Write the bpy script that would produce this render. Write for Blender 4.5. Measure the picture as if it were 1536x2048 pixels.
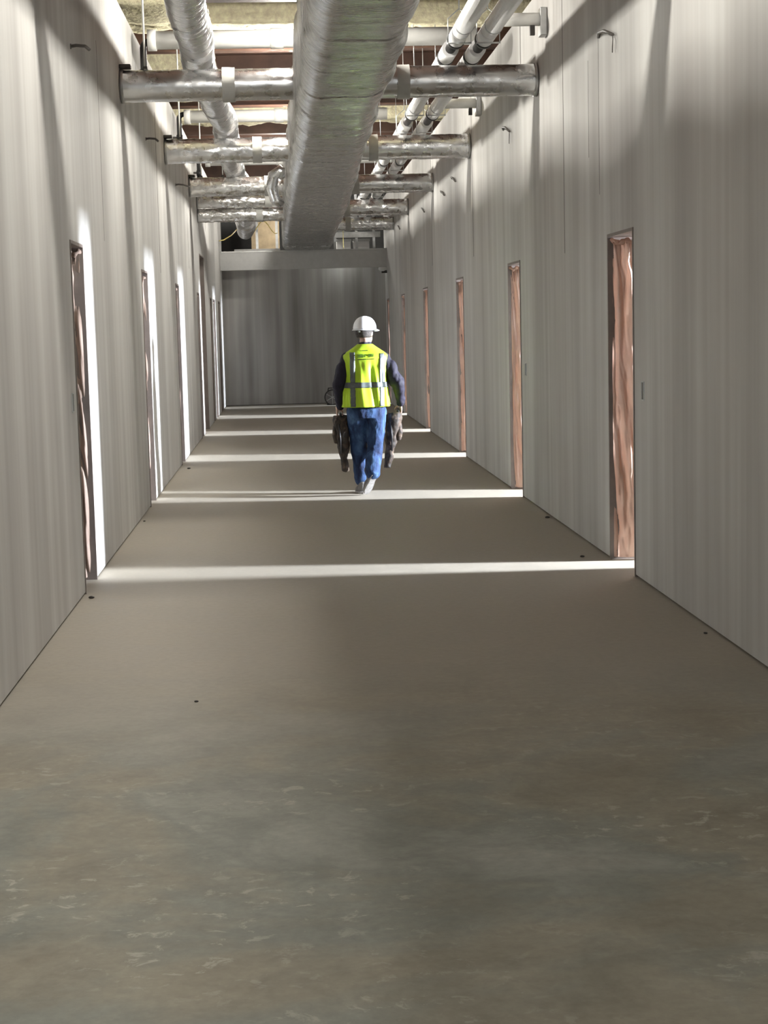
import bpy, bmesh, math, random
from mathutils import Vector, Matrix, noise
random.seed(7)
for o in list(bpy.data.objects): bpy.data.objects.remove(o, do_unlink=True)
SC = bpy.context.scene
COL = SC.collection
R = math.radians

# ------------------------------------------------------------------ camera
YAW, PITCH, ROLL, FPX, EYE = R(3.2631), R(6.4273), R(1.4214), 3300.0, 1.7
cam_data = bpy.data.cameras.new('camera')
cam = bpy.data.objects.new('camera', cam_data)
COL.objects.link(cam)
fwd = Vector((math.sin(YAW)*math.cos(PITCH), math.cos(YAW)*math.cos(PITCH), -math.sin(PITCH)))
rgt = Vector((math.cos(YAW), -math.sin(YAW), 0))
upv = rgt.cross(fwd)
r2 = rgt*math.cos(ROLL) - upv*math.sin(ROLL)
u2 = rgt*math.sin(ROLL) + upv*math.cos(ROLL)
m = Matrix((( r2.x, u2.x, -fwd.x, 0), (r2.y, u2.y, -fwd.y, 0), (r2.z, u2.z, -fwd.z, EYE), (0, 0, 0, 1)))
cam.matrix_world = m
cam_data.sensor_fit = 'VERTICAL'
cam_data.sensor_height = 36.0
cam_data.lens = FPX/2048*36.0
cam_data.clip_end = 200
SC.camera = cam

# ------------------------------------------------------------------ exposure, world
SC.view_settings.view_transform = 'Standard'
SC.view_settings.look = 'None'
SC.view_settings.gamma = 1
SC.view_settings.use_curve_mapping = False
SC.view_settings.exposure = -0.04
world = bpy.data.worlds.new('world'); SC.world = world
world.use_nodes = True
bg = world.node_tree.nodes['Background']
bg.inputs[0].default_value = (0.93, 0.97, 1.0, 1)
bg.inputs[1].default_value = 1.9

LAMP_W = 380.0
LAMP_COL = (1.0, 0.965, 0.89)
LAMP_Y = [-0.9, 4.1, 9.35, 14.55, 19.75, 24.8, 29.9, 34.6, 39.3]
LAMP_K = [.5, .42, 1, 1, 1, 1, .9, .4, .6]      # dimmer bulbs at the entrance and the far end
DAY_W = 2200.0
DAY_COL = (0.84, 0.90, 1.0)

# ------------------------------------------------------------------ dimensions
XL, XR = -1.3588, 2.2844
WT = 0.18                 # wall thickness
WTOP = 4.55
DECK = 5.4
YEND = 37.3
YNEAR = -1.6
DH = 2.3
OUT_L, OUT_R = -6.0, 8.3
R_NEAR = [10.76, 15.97, 21.07, 26.33, 31.42, 36.1]
R_W = [0.86, 0.86, 0.86, 0.86, 0.86, 0.7]
L_OPEN = [(10.80, 11.46, DH), (16.12, 16.78, DH), (21.10, 21.72, DH), (26.25, 26.85, DH),
          (27.35, 28.75, 2.95), (30.7, 31.35, DH), (32.0, 32.8, DH), (34.4, 35.2, DH)]
R_OPEN = [(y, y+w, DH) for y, w in zip(R_NEAR, R_W)]

# ------------------------------------------------------------------ helpers
def link(name, me, mat=None, parent=None):
    o = bpy.data.objects.new(name, me)
    COL.objects.link(o)
    if mat is not None: me.materials.append(mat)
    if parent is not None: o.parent = parent
    return o

class MB:
    def __init__(s): s.v = []; s.f = []; s.smooth = []
    def add(s, vs, fs, smooth=False):
        b = len(s.v); s.v += [tuple(v) for v in vs]
        for f in fs: s.f.append([b+i for i in f]); s.smooth.append(smooth)
        return s
    def box(s, x0, x1, y0, y1, z0, z1):
        v = [(x0,y0,z0),(x1,y0,z0),(x1,y1,z0),(x0,y1,z0),(x0,y0,z1),(x1,y0,z1),(x1,y1,z1),(x0,y1,z1)]
        f = [(3,2,1,0),(4,5,6,7),(0,1,5,4),(1,2,6,5),(2,3,7,6),(3,0,4,7)]
        return s.add(v, f)
    def tube(s, pts, r, n=12, cap=True, smooth=True):
        """swept tube through pts; r number or list"""
        pts = [Vector(p) for p in pts]
        rs = r if isinstance(r, (list, tuple)) else [r]*len(pts)
        vs = []; fs = []
        prev = None
        for i, p in enumerate(pts):
            if i == 0: t = pts[1]-pts[0]
            elif i == len(pts)-1: t = pts[-1]-pts[-2]
            else: t = (pts[i+1]-pts[i]).normalized()+(pts[i]-pts[i-1]).normalized()
            t.normalize()
            if prev is None:
                a = Vector((0,0,1)) if abs(t.z) < .9 else Vector((1,0,0))
                u = t.cross(a).normalized()
            else:
                u = (prev - t*prev.dot(t)).normalized()
            prev = u; w = t.cross(u)
            for k in range(n):
                a = 2*math.pi*k/n
                vs.append(p + (u*math.cos(a)+w*math.sin(a))*rs[i])
        for i in range(len(pts)-1):
            for k in range(n):
                k2 = (k+1) % n
                fs.append((i*n+k, i*n+k2, (i+1)*n+k2, (i+1)*n+k))
        s.add(vs, fs, smooth)
        if cap:
            b = len(s.v)-len(vs)
            s.f.append([b+k for k in range(n)][::-1]); s.smooth.append(False)
            s.f.append([b+(len(pts)-1)*n+k for k in range(n)]); s.smooth.append(False)
        return s
    def capsule(s, a, b, ra, rb, n=16, sx=1.0, sy=1.0):
        a = Vector(a); b = Vector(b); d = b-a
        L = d.length; t = d/L if L > 1e-6 else Vector((0,0,1))
        pts = []; rs = []
        for k in range(1, 7):
            an = math.pi/2*(1-k/6.0)
            pts.append(a - t*ra*math.sin(an)); rs.append(ra*math.cos(an)+1e-4)
        for k in range(0, 7):
            an = math.pi/2*(k/6.0)
            if k == 6: an *= .999
            pts.append(b + t*rb*math.sin(an)); rs.append(rb*math.cos(an)+1e-4)
        return s.tube(pts, rs, n)
    def ellipsoid(s, c, rx, ry, rz, n=20, m=14):
        vs = []; fs = []
        for i in range(m+1):
            a = -math.pi/2+math.pi*i/m
            for k in range(n):
                b = 2*math.pi*k/n
                cc = max(math.cos(a), 1e-3)
                vs.append((c[0]+rx*cc*math.cos(b), c[1]+ry*cc*math.sin(b), c[2]+rz*math.sin(a)))
        for i in range(m):
            for k in range(n):
                k2 = (k+1) % n
                fs.append((i*n+k, i*n+k2, (i+1)*n+k2, (i+1)*n+k))
        fs.append(tuple(range(n))[::-1]); fs.append(tuple(m*n+k for k in range(n)))
        return s.add(vs, fs, True)
    def rings(s, secs, n=28, cap=True, p=2.0):
        """secs: (cx,cy,cz,rx,ry) horizontal elliptic sections"""
        vs = []; fs = []
        for (cx, cy, cz, rx, ry) in secs:
            for k in range(n):
                a = 2*math.pi*k/n
                c, q = math.cos(a), math.sin(a)
                e = 2.0/p
                vs.append((cx+rx*math.copysign(abs(c)**e, c), cy+ry*math.copysign(abs(q)**e, q), cz))
        for i in range(len(secs)-1):
            for k in range(n):
                k2 = (k+1) % n
                fs.append((i*n+k, i*n+k2, (i+1)*n+k2, (i+1)*n+k))
        if cap:
            fs.append(tuple(range(n))[::-1]); fs.append(tuple((len(secs)-1)*n+k for k in range(n)))
        return s.add(vs, fs, True)
    def mesh(s, name):
        me = bpy.data.meshes.new(name)
        me.from_pydata(s.v, [], s.f); 
        me.polygons.foreach_set('use_smooth', s.smooth)
        me.update(); return me
    def build(s, name, mat=None, parent=None, bevel=0, fix=True):
        me = s.mesh(name)
        if fix:
            bm = bmesh.new(); bm.from_mesh(me); bmesh.ops.recalc_face_normals(bm, faces=bm.faces); bm.to_mesh(me); bm.free()
        o = link(name, me, mat, parent)
        if bevel:
            b = o.modifiers.new('bevel', 'BEVEL'); b.width = bevel; b.segments = 2; b.limit_method = 'ANGLE'
        return o

def remesh(mb, name, voxel, mat, parent=None, smooth=4, disp=None):
    me = mb.mesh(name+'_src')
    t = bpy.data.objects.new('tmp', me); COL.objects.link(t)
    r = t.modifiers.new('r', 'REMESH'); r.mode = 'VOXEL'; r.voxel_size = voxel; r.use_smooth_shade = True
    if smooth:
        q = t.modifiers.new('s', 'SMOOTH'); q.iterations = smooth; q.factor = .5
    dg = bpy.context.evaluated_depsgraph_get(); dg.update()
    nm = bpy.data.meshes.new_from_object(t.evaluated_get(dg))
    nm.name = name
    bpy.data.objects.remove(t, do_unlink=True)
    nm.materials.clear()
    if disp:
        ns = [v.normal.copy() for v in nm.vertices]
        for v, nn in zip(nm.vertices, ns): v.co += nn*disp(v.co)
    for p_ in nm.polygons: p_.use_smooth = True
    return link(name, nm, mat, parent)

def tag(o, label=None, cat=None, group=None, kind=None):
    if label: o['label'] = label
    if cat: o['category'] = cat
    if group: o['group'] = group
    if kind: o['kind'] = kind
    return o
def struct(o): o['kind'] = 'structure'; return o
def empty(name, loc, label, cat, group=None, rz=0):
    o = bpy.data.objects.new(name, None); COL.objects.link(o)
    o.location = loc; o.rotation_euler = (0, 0, rz); o.empty_display_size = .1
    return tag(o, label, cat, group)

# ------------------------------------------------------------------ materials
def newmat(name):
    m_ = bpy.data.materials.new(name); m_.use_nodes = True
    nt = m_.node_tree; b = nt.nodes['Principled BSDF']
    return m_, nt, b
def N(nt, t, **kw):
    n = nt.nodes.new(t)
    for k, v in kw.items(): setattr(n, k, v)
    return n
def mapped(nt, scale, coord='Object'):
    tc = N(nt, 'ShaderNodeTexCoord'); mp = N(nt, 'ShaderNodeMapping')
    mp.inputs['Scale'].default_value = scale
    nt.links.new(tc.outputs[coord], mp.inputs['Vector']); return mp.outputs['Vector']
def noise_n(nt, vec, scale, detail=4, rough=.55, dist=0):
    n = N(nt, 'ShaderNodeTexNoise'); n.inputs['Scale'].default_value = scale
    n.inputs['Detail'].default_value = detail; n.inputs['Roughness'].default_value = rough
    n.inputs['Distortion'].default_value = dist
    nt.links.new(vec, n.inputs['Vector']); return n.outputs['Fac']
def ramp(nt, fac, stops, interp='LINEAR'):
    r_ = N(nt, 'ShaderNodeValToRGB'); r_.color_ramp.interpolation = interp
    el = r_.color_ramp.elements
    while len(el) < len(stops): el.new(.5)
    for e, (p_, c) in zip(el, stops):
        e.position = p_; e.color = (c[0], c[1], c[2], 1) if not isinstance(c, (int, float)) else (c, c, c, 1)
    nt.links.new(fac, r_.inputs['Fac']); return r_.outputs['Color']
def mix(nt, a, b, fac, mode='MIX'):
    n = N(nt, 'ShaderNodeMix', data_type='RGBA', blend_type=mode)
    if isinstance(fac, (int, float)): n.inputs[0].default_value = fac
    else: nt.links.new(fac, n.inputs[0])
    for inp, x in ((n.inputs[6], a), (n.inputs[7], b)):
        if isinstance(x, tuple): inp.default_value = (*x, 1)
        else: nt.links.new(x, inp)
    return n.outputs[2]
def bump(nt, b, h, strength, dist=.01):
    n = N(nt, 'ShaderNodeBump'); n.inputs['Strength'].default_value = strength; n.inputs['Distance'].default_value = dist
    nt.links.new(h, n.inputs['Height']); nt.links.new(n.outputs['Normal'], b.inputs['Normal'])
def simple(name, col, rough=.6, metal=0, nscale=12, var=.15, bmp=0.1, bscale=60, bdist=.003):
    m_, nt, b = newmat(name)
    v = mapped(nt, (1,1,1))
    f = noise_n(nt, v, nscale)
    lo = tuple(c*(1-var) for c in col); hi = tuple(min(1, c*(1+var)) for c in col)
    nt.links.new(ramp(nt, f, [(.3, lo), (.7, hi)]), b.inputs['Base Color'])
    b.inputs['Roughness'].default_value = rough; b.inputs['Metallic'].default_value = metal
    if bmp: bump(nt, b, noise_n(nt, v, bscale), bmp, bdist)
    return m_

def drywall(name, c_hi, c_lo, contrast=1.0):
    m_, nt, b = newmat(name)
    tc = N(nt, 'ShaderNodeTexCoord'); sp = N(nt, 'ShaderNodeSeparateXYZ'); nt.links.new(tc.outputs['Object'], sp.inputs[0])
    ad = N(nt, 'ShaderNodeMath', operation='ADD'); nt.links.new(sp.outputs[0], ad.inputs[0]); nt.links.new(sp.outputs[1], ad.inputs[1])
    def comb(sy, sz, off):
        a = N(nt, 'ShaderNodeMath', operation='MULTIPLY'); a.inputs[1].default_value = sy; nt.links.new(ad.outputs[0], a.inputs[0])
        c = N(nt, 'ShaderNodeMath', operation='MULTIPLY'); c.inputs[1].default_value = sz; nt.links.new(sp.outputs[2], c.inputs[0])
        v = N(nt, 'ShaderNodeCombineXYZ'); nt.links.new(a.outputs[0], v.inputs[0]); nt.links.new(c.outputs[0], v.inputs[1])
        v.inputs[2].default_value = off
        return v.outputs[0]
    wide = noise_n(nt, comb(1.1, .10, 3.1), 1.6, 3, .5)
    fine = noise_n(nt, comb(7.0, .12, 9.7), 1.0, 3, .6)
    blot = noise_n(nt, comb(1.0, .8, 5.3), 1.2, 4, .55)
    c1 = ramp(nt, wide, [(.36, c_lo), (.50, tuple((a+2*b_)/3 for a, b_ in zip(c_lo, c_hi))), (.58, c_hi)])
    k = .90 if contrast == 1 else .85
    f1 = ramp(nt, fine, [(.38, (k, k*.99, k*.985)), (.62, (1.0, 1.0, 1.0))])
    c2 = mix(nt, c1, f1, 1.0, 'MULTIPLY')
    f2 = ramp(nt, blot, [(.3, (.92, .91, .91)), (.7, (1.0, 1.0, 1.0))])
    c3 = mix(nt, c2, f2, 1.0, 'MULTIPLY')
    nt.links.new(c3, b.inputs['Base Color'])
    b.inputs['Roughness'].default_value = .82
    b.inputs['Specular IOR Level'].default_value = .25
    return m_
M_wall = drywall('drywall_mud', (.65, .645, .617), (.525, .516, .494))
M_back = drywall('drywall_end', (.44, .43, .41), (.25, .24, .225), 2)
M_head = simple('header_board', (.52, .52, .51), .8, var=.05)

def concrete():
    m_, nt, b = newmat('concrete')
    v = mapped(nt, (1,1,1))
    big = noise_n(nt, v, .55, 5, .6, .4)
    mid = noise_n(nt, v, 3.2, 6, .62, .6)
    fine = noise_n(nt, v, 26, 5, .65)
    base = ramp(nt, big, [(.34, (.30, .265, .20)), (.46, (.345, .32, .25)), (.53, (.30, .305, .26)), (.60, (.385, .385, .33)), (.68, (.325, .30, .24))])
    m1 = ramp(nt, mid, [(.34, .82), (.5, .98), (.64, 1.12)])
    c = mix(nt, base, m1, 1.0, 'MULTIPLY')
    m2 = ramp(nt, fine, [(.3, .90), (.7, 1.07)])
    c = mix(nt, c, m2, 1.0, 'MULTIPLY')
    # pale worn flakes of dried compound, near the camera half of the corridor
    v2 = mapped(nt, (1, 1.2, 1))
    fl = noise_n(nt, v2, 10.5, 6, .68, .5)
    flm = ramp(nt, fl, [(.57, 0.0), (.64, 1.0)])
    reg = noise_n(nt, v, .8, 2)
    regm = ramp(nt, reg, [(.42, 0.0), (.6, .9)])
    fm = mix(nt, flm, regm, 1.0, 'MULTIPLY')
    # older bare slab shows through nearest the entrance, dusted slab beyond
    sp = N(nt, 'ShaderNodeSeparateXYZ'); nt.links.new(v, sp.inputs[0])
    wob = N(nt, 'ShaderNodeMath', operation='MULTIPLY_ADD'); nt.links.new(big, wob.inputs[0]); wob.inputs[1].default_value = 3.0
    nt.links.new(sp.outputs[1], wob.inputs[2])
    dust = ramp(nt, N_div(nt, wob.outputs[0], 12.0), [(.60, 0.0), (.82, 1.0)])
    inv = N(nt, 'ShaderNodeInvert'); nt.links.new(dust, inv.inputs['Color'])
    fm = mix(nt, fm, inv.outputs[0], 1.0, 'MULTIPLY')
    c = mix(nt, c, (.52, .50, .42), fm)
    dcol = mix(nt, (.38, .345, .285), m2, .6, 'MULTIPLY')
    dm = ramp(nt, mid, [(.3, .93), (.7, 1.05)])
    dcol = mix(nt, dcol, dm, 1.0, 'MULTIPLY')
    c = mix(nt, c, dcol, dust)
    nt.links.new(c, b.inputs['Base Color'])
    rr = ramp(nt, mid, [(.3, .55), (.7, .75)])
    nt.links.new(rr, b.inputs['Roughness'])
    b.inputs['Specular IOR Level'].default_value = .3
    bump(nt, b, mid, .12, .01)
    return m_
def N_div(nt, sock, d):
    a = N(nt, 'ShaderNodeMath', operation='DIVIDE'); nt.links.new(sock, a.inputs[0]); a.inputs[1].default_value = d
    return a.outputs[0]
M_floor = concrete()

def foil(name, base=(.80,.80,.80), rough=.27, bs=.5, sc=22, stretch=(1,1,1)):
    m_, nt, b = newmat(name)
    v = mapped(nt, stretch)
    b.inputs['Metallic'].default_value = 1.0
    nt.links.new(ramp(nt, noise_n(nt, v, 6), [(.3, tuple(c*.85 for c in base)), (.7, base)]), b.inputs['Base Color'])
    nt.links.new(ramp(nt, noise_n(nt, v, 9), [(.3, rough*.75), (.7, rough*1.35)]), b.inputs['Roughness'])
    n1 = noise_n(nt, v, sc, 6, .6, .8)
    bump(nt, b, n1, bs, .02)
    return m_
M_foil = foil('duct_foil', bs=.22, sc=14)
M_foil_smooth = foil('duct_foil_smooth', (.64,.64,.635), .28, .035, 10)
M_foil_cr = foil('duct_foil_crumpled', (.80,.79,.77), .26, .5, 13)
M_foil_main = foil('duct_foil_ribbed', (.58,.58,.575), .28, .28, 4, (1, 9, 1))
M_foil_flex = foil('flex_foil', (.80,.80,.81), .3, .3, 8, (1, 5, 1))
M_tape = simple('duct_tape', (.36,.355,.33), .55, var=.06)
M_collar = simple('sheet_metal', (.45,.45,.44), .4, .8, var=.1)
M_dark = simple('dark_metal', (.05,.045,.04), .5, .3)
M_black = simple('black_rubber', (.018,.017,.017), .45)
M_white = simple('white_jacket', (.78,.78,.77), .38, var=.05)
M_pvc = simple('pvc_white', (.74,.735,.70), .4, var=.05)
M_galv = simple('galvanised', (.55,.56,.56), .38, .7, var=.12)
M_deck = simple('deck_primer', (.085,.05,.034), .7, nscale=2, var=.35)
M_beam = simple('beam_primer', (.10,.050,.032), .6, nscale=3, var=.35)
M_ply = simple('plywood', (.30,.23,.14), .7, nscale=5, var=.25)
M_foam = simple('sprayed_foam', (.90,.79,.54), .85, nscale=16, var=.2, bmp=1.0, bscale=18, bdist=.03)
M_frame = simple('door_frame_primer', (.20,.165,.145), .55, var=.1)
M_cut = simple('joint_shadowed_gap', (.16,.15,.14), .9, var=.1)
M_core = simple('wall_core', (.05,.045,.04), .9)
M_room = simple('room_board', (.24,.24,.235), .85, var=.05)
M_cable = simple('cable_sheath', (.10,.09,.08), .5)
M_ycable = simple('yellow_cable', (.75,.62,.22), .5)

def plastic(name, col, col2, trans=.35):
    m_, nt, b = newmat(name)
    v = mapped(nt, (1,1,1))
    f = noise_n(nt, v, 5, 4)
    c = ramp(nt, f, [(.3, col2), (.7, col)])
    nt.links.new(c, b.inputs['Base Color'])
    b.inputs['Roughness'].default_value = .24
    b.inputs['Specular IOR Level'].default_value = .9
    bump(nt, b, noise_n(nt, mapped(nt, (3, 3, .7)), 5, 3, .5, .6), .25, .012)
    tr = N(nt, 'ShaderNodeBsdfTranslucent'); nt.links.new(c, tr.inputs['Color'])
    mx = N(nt, 'ShaderNodeMixShader'); mx.inputs[0].default_value = trans
    out = nt.nodes['Material Output']
    nt.links.new(b.outputs[0], mx.inputs[1]); nt.links.new(tr.outputs[0], mx.inputs[2]); nt.links.new(mx.outputs[0], out.inputs['Surface'])
    return m_
M_plastic = plastic('brown_plastic_sheet', (.84,.60,.47), (.70,.47,.37), .42)
M_plastic_l = plastic('dull_plastic_sheet', (.50,.38,.31), (.38,.28,.23), .2)
M_plastic_l.node_tree.nodes['Principled BSDF'].inputs['Roughness'].default_value = .6
M_plastic_l.node_tree.nodes['Principled BSDF'].inputs['Specular IOR Level'].default_value = .2

# ------------------------------------------------------------------ structure
struct(MB().box(OUT_L-.2, OUT_R+.2, YNEAR, 45, -.2, 0).build('floor', M_floor))

def corridor_wall(name, x0, x1, face_x, opens, y0, y1, top):
    mb = MB()
    ys = y0
    lo = .014
    segs = []
    for (a, b_, h) in opens:
        segs.append((ys, a, lo, top)); segs.append((a, b_, h, top)); ys = b_
    segs.append((ys, y1, lo, top))
    for (a, b_, z0, z1) in segs: mb.box(x0, x1, a, b_, z0, z1)
    o = struct(mb.build(name, M_wall))
    # recessed sole plate seen as the dark gap at the foot of the boards
    c = MB(); ys = y0
    for (a, b_, h) in opens:
        c.box(x0+.02, x1-.02, ys, a, 0, lo); ys = b_
    c.box(x0+.02, x1-.02, ys, y1, 0, lo)
    return o, c
_, cl = corridor_wall('wall_left', XL-WT, XL, XL, L_OPEN, YNEAR, YEND+.2, WTOP)
struct(cl.build('baseboard_left', M_core))
_, cr = corridor_wall('wall_right', XR, XR+WT, XR, R_OPEN, YNEAR, YEND+.2, WTOP)
struct(cr.build('baseboard_right', M_core))

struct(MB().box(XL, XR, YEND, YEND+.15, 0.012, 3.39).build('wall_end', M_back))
struct(MB().box(XL, XR, YEND+.02, YEND+.13, 0, .012).build('baseboard_end', M_core))
hd = MB().box(XL, XR, YEND-.75, YEND-.62, 2.99, 3.37)
struct(hd.build('trim_1', M_head))
struct(MB().box(OUT_L, OUT_R, YEND+.2, 44.8, 3.2, 3.4).build('ceiling_end_room', M_room))
struct(MB().box(XL, XR, YEND-.76, YEND-.60, 3.371, 3.40).build('trim_2', M_collar))

# outer shell of the building, side rooms and deck
struct(MB().box(OUT_L-.2, OUT_L, YNEAR, 45, 0, DECK).build('wall_outer_left', M_room))
ow = MB(); WIN = []
for yn, w in zip(R_NEAR, R_W):
    c = yn + (.04 if yn < 11 else -.78 if yn < 35 else .4)
    hw = .16
    WIN.append((c-hw, c+hw))
ys = YNEAR
for a, b_ in WIN:
    ow.box(OUT_R, OUT_R+.2, ys, a, 0, DECK); ow.box(OUT_R, OUT_R+.2, a, b_, 0, 1.8); ow.box(OUT_R, OUT_R+.2, a, b_, 2.6, DECK); ys = b_
ow.box(OUT_R, OUT_R+.2, ys, 45, 0, DECK)
struct(ow.build('wall_outer_right', M_room))
struct(MB().box(OUT_L, OUT_R, 44.8, 45, 0, DECK).build('wall_far', M_room))
dk = MB()
x = OUT_L-.2
# corrugated deck, ribs along the corridor
while x < OUT_R+.2:
    dk.box(x, x+.10, YNEAR, 45, DECK, DECK+.10); dk.box(x+.10, x+.30, YNEAR, 45, DECK+.05, DECK+.12); x += .30
struct(dk.build('ceiling', M_deck))
# ceilings of the side rooms
struct(MB().box(XR+WT, OUT_R, YNEAR, 45, 2.75, 2.83).build('ceiling_right_rooms', M_room))
struct(MB().box(OUT_L, XL-WT, YNEAR, 45, 3.15, 3.23).build('ceiling_left_rooms', M_room))
# partitions between rooms
k = 0
for yy in [YNEAR+.02, 2.8, 8.2] + [y+3.1 for y in R_NEAR[:-1]] + [39.0]:
    struct(MB().box(XR+WT, OUT_R, yy, yy+.12, 0, 2.75).build('wall_partition_right', M_room))
for yy in [YNEAR+.02, 8.6, 14.0, 19.2, 24.4, 29.4, 33.4, 39.0]:
    struct(MB().box(OUT_L, XL-WT, yy, yy+.12, 0, 3.15).build('wall_partition_left', M_room))
struct(MB().box(3.05, 3.15, 8.32, 11.10, 0, 2.75).build('wall_beam_stub', M_room))  # unseen wall stub added to trim the near edge of the daylight beam

# door frames (thin primed linings, edge just proud of the board)
n = 0
for side, opens in (('R', R_OPEN), ('L', L_OPEN)):
    for (a, b_, h) in opens:
        n += 1
        if side == 'R': x0, x1 = XR-.006, XR+WT+.006
        else: x0, x1 = XL-WT-.006, XL+.006
        t = .022
        mb = MB().box(x0, x1, a, a+t, 0, h).box(x0, x1, b_-t, b_, 0, h).box(x0, x1, a+t, b_-t, h-t, h)
        struct(mb.build('door_%d' % n, M_frame))
# wall joints: open vertical gaps between boards
tn = 2
for side, y, z0, z1, w in [('R', 13.4, 2.25, 4.55, .014), ('R', 19.85, 2.5, 4.55, .03), ('R', 15.72, 3.95, 4.55, .035),
                           ('R', 11.9, 2.6, 3.7, .008), ('R', 12.3, 2.9, 3.6, .006),
                           ('L', 18.65, 2.35, 4.1, .02), ('L', 12.9, 2.4, 3.9, .006), ('L', 24.3, 2.6, 4.0, .02),
                           ('R', 25.4, 2.6, 4.2, .02), ('L', 30.0, 2.6, 4.0, .02)]:
    tn += 1
    x0, x1 = (XR-.0015, XR+.01) if side == 'R' else (XL-.01, XL+.0015)
    struct(MB().box(x0, x1, y, y+w, z0, z1).build('trim_%d' % tn, M_cut))

# ------------------------------------------------------------------ daylight in the right hand rooms
for i, (a, b_) in enumerate(WIN):
    ld = bpy.data.lights.new('window_daylight', 'AREA'); ld.shape = 'RECTANGLE'
    ld.size = b_-a; ld.size_y = 0.8; ld.energy = DAY_W*(1 if i < 5 else .35); ld.color = DAY_COL; ld.spread = R(120)
    lo = bpy.data.objects.new('window_daylight', ld); COL.objects.link(lo)
    lo.matrix_world = Matrix.Translation((OUT_R-.02, (a+b_)/2, 1.9)) @ Matrix.Rotation(math.pi/2, 4, 'Y')
    lo.matrix_world = Matrix(((0,0,1,OUT_R+.02),(1,0,0,(a+b_)/2),(0,1,0,2.2),(0,0,0,1)))
    t = .04
    fr = MB().box(OUT_R+.03, OUT_R+.08, a, a+t, 1.8, 2.6).box(OUT_R+.03, OUT_R+.08, b_-t, b_, 1.8, 2.6).box(OUT_R+.03, OUT_R+.08, a, b_, 1.8, 1.84).box(OUT_R+.03, OUT_R+.08, a, b_, 2.56, 2.6)
    struct(fr.build('window_%d' % (i+1), M_white))

# ------------------------------------------------------------------ string of work lights above the ducts
def work_light():
    t = empty('work_light', (0,0,0), 'caged work bulb strung above the big foil duct', 'work light', 'work bulbs strung above the ducts')
    mb = MB().ellipsoid((0,0,-.02), .033, .033, .045)
    m_, nt, b = newmat('bulb_glow'); b.inputs['Emission Color'].default_value = (*LAMP_COL, 1); b.inputs['Emission Strength'].default_value = 30
    nt.links.new(ramp(nt, noise_n(nt, mapped(nt, (1,1,1)), 3), [(0, (.9,.9,.85)), (1, (1,1,.95))]), b.inputs['Base Color'])
    bo = mb.build('bulb', m_, t)
    bo.visible_shadow = True
    s = MB().tube([(0,0,.02),(0,0,.09)], .022, 12); s.build('socket', M_black, t)
    MB().tube([(0,0,.09),(0,0,DECK-4.57)], .006, 8).build('cord', M_ycable, t)
    c = MB()
    for k in range(6):
        a = k*math.pi/3
        c.tube([(.02*math.cos(a),.02*math.sin(a),.03),(.055*math.cos(a),.055*math.sin(a),-.01),(.05*math.cos(a),.05*math.sin(a),-.06),(0,0,-.09)], .0015, 5)
    c.build('cage', M_galv, t)
    return t
WL = work_light()
for i, y in enumerate(LAMP_Y):
    if i == 0: t = WL
    else:
        t = WL.copy(); COL.objects.link(t)
        for ch in list(WL.children):
            if ch.type == 'LIGHT': continue
            c = ch.copy(); COL.objects.link(c); c.parent = t
    t.location = (.22, y, 4.57)
for i, y in enumerate(LAMP_Y):
    ld = bpy.data.lights.new('work_bulb_light', 'POINT'); ld.energy = LAMP_W*LAMP_K[i]; ld.color = LAMP_COL; ld.shadow_soft_size = .075
    lo = bpy.data.objects.new('work_bulb_light', ld); COL.objects.link(lo); lo.location = (.22, y, 4.55)

t = WL.copy(); COL.objects.link(t); t.location = (1.35, YEND-.42, 3.3); t['label'] = 'added caged bulb hidden behind the end header, brightening the end wall at right'; del t['group']  # unseen bulb added behind the header for the glow on the end wall
for ch in list(WL.children):
    if ch.name.startswith('cord'): continue
    c = ch.copy(); COL.objects.link(c); c.parent = t
MB().tube([(0,0,.09),(0,0,DECK-3.3)], .006, 8).build('cord', M_ycable, t)
ld = bpy.data.lights.new('work_bulb_light', 'POINT'); ld.energy = 16; ld.color = (.95, 1, .97); ld.shadow_soft_size = .045
lo = bpy.data.objects.new('work_bulb_light', ld); COL.objects.link(lo); lo.location = (1.35, YEND-.42, 3.28)
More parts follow.
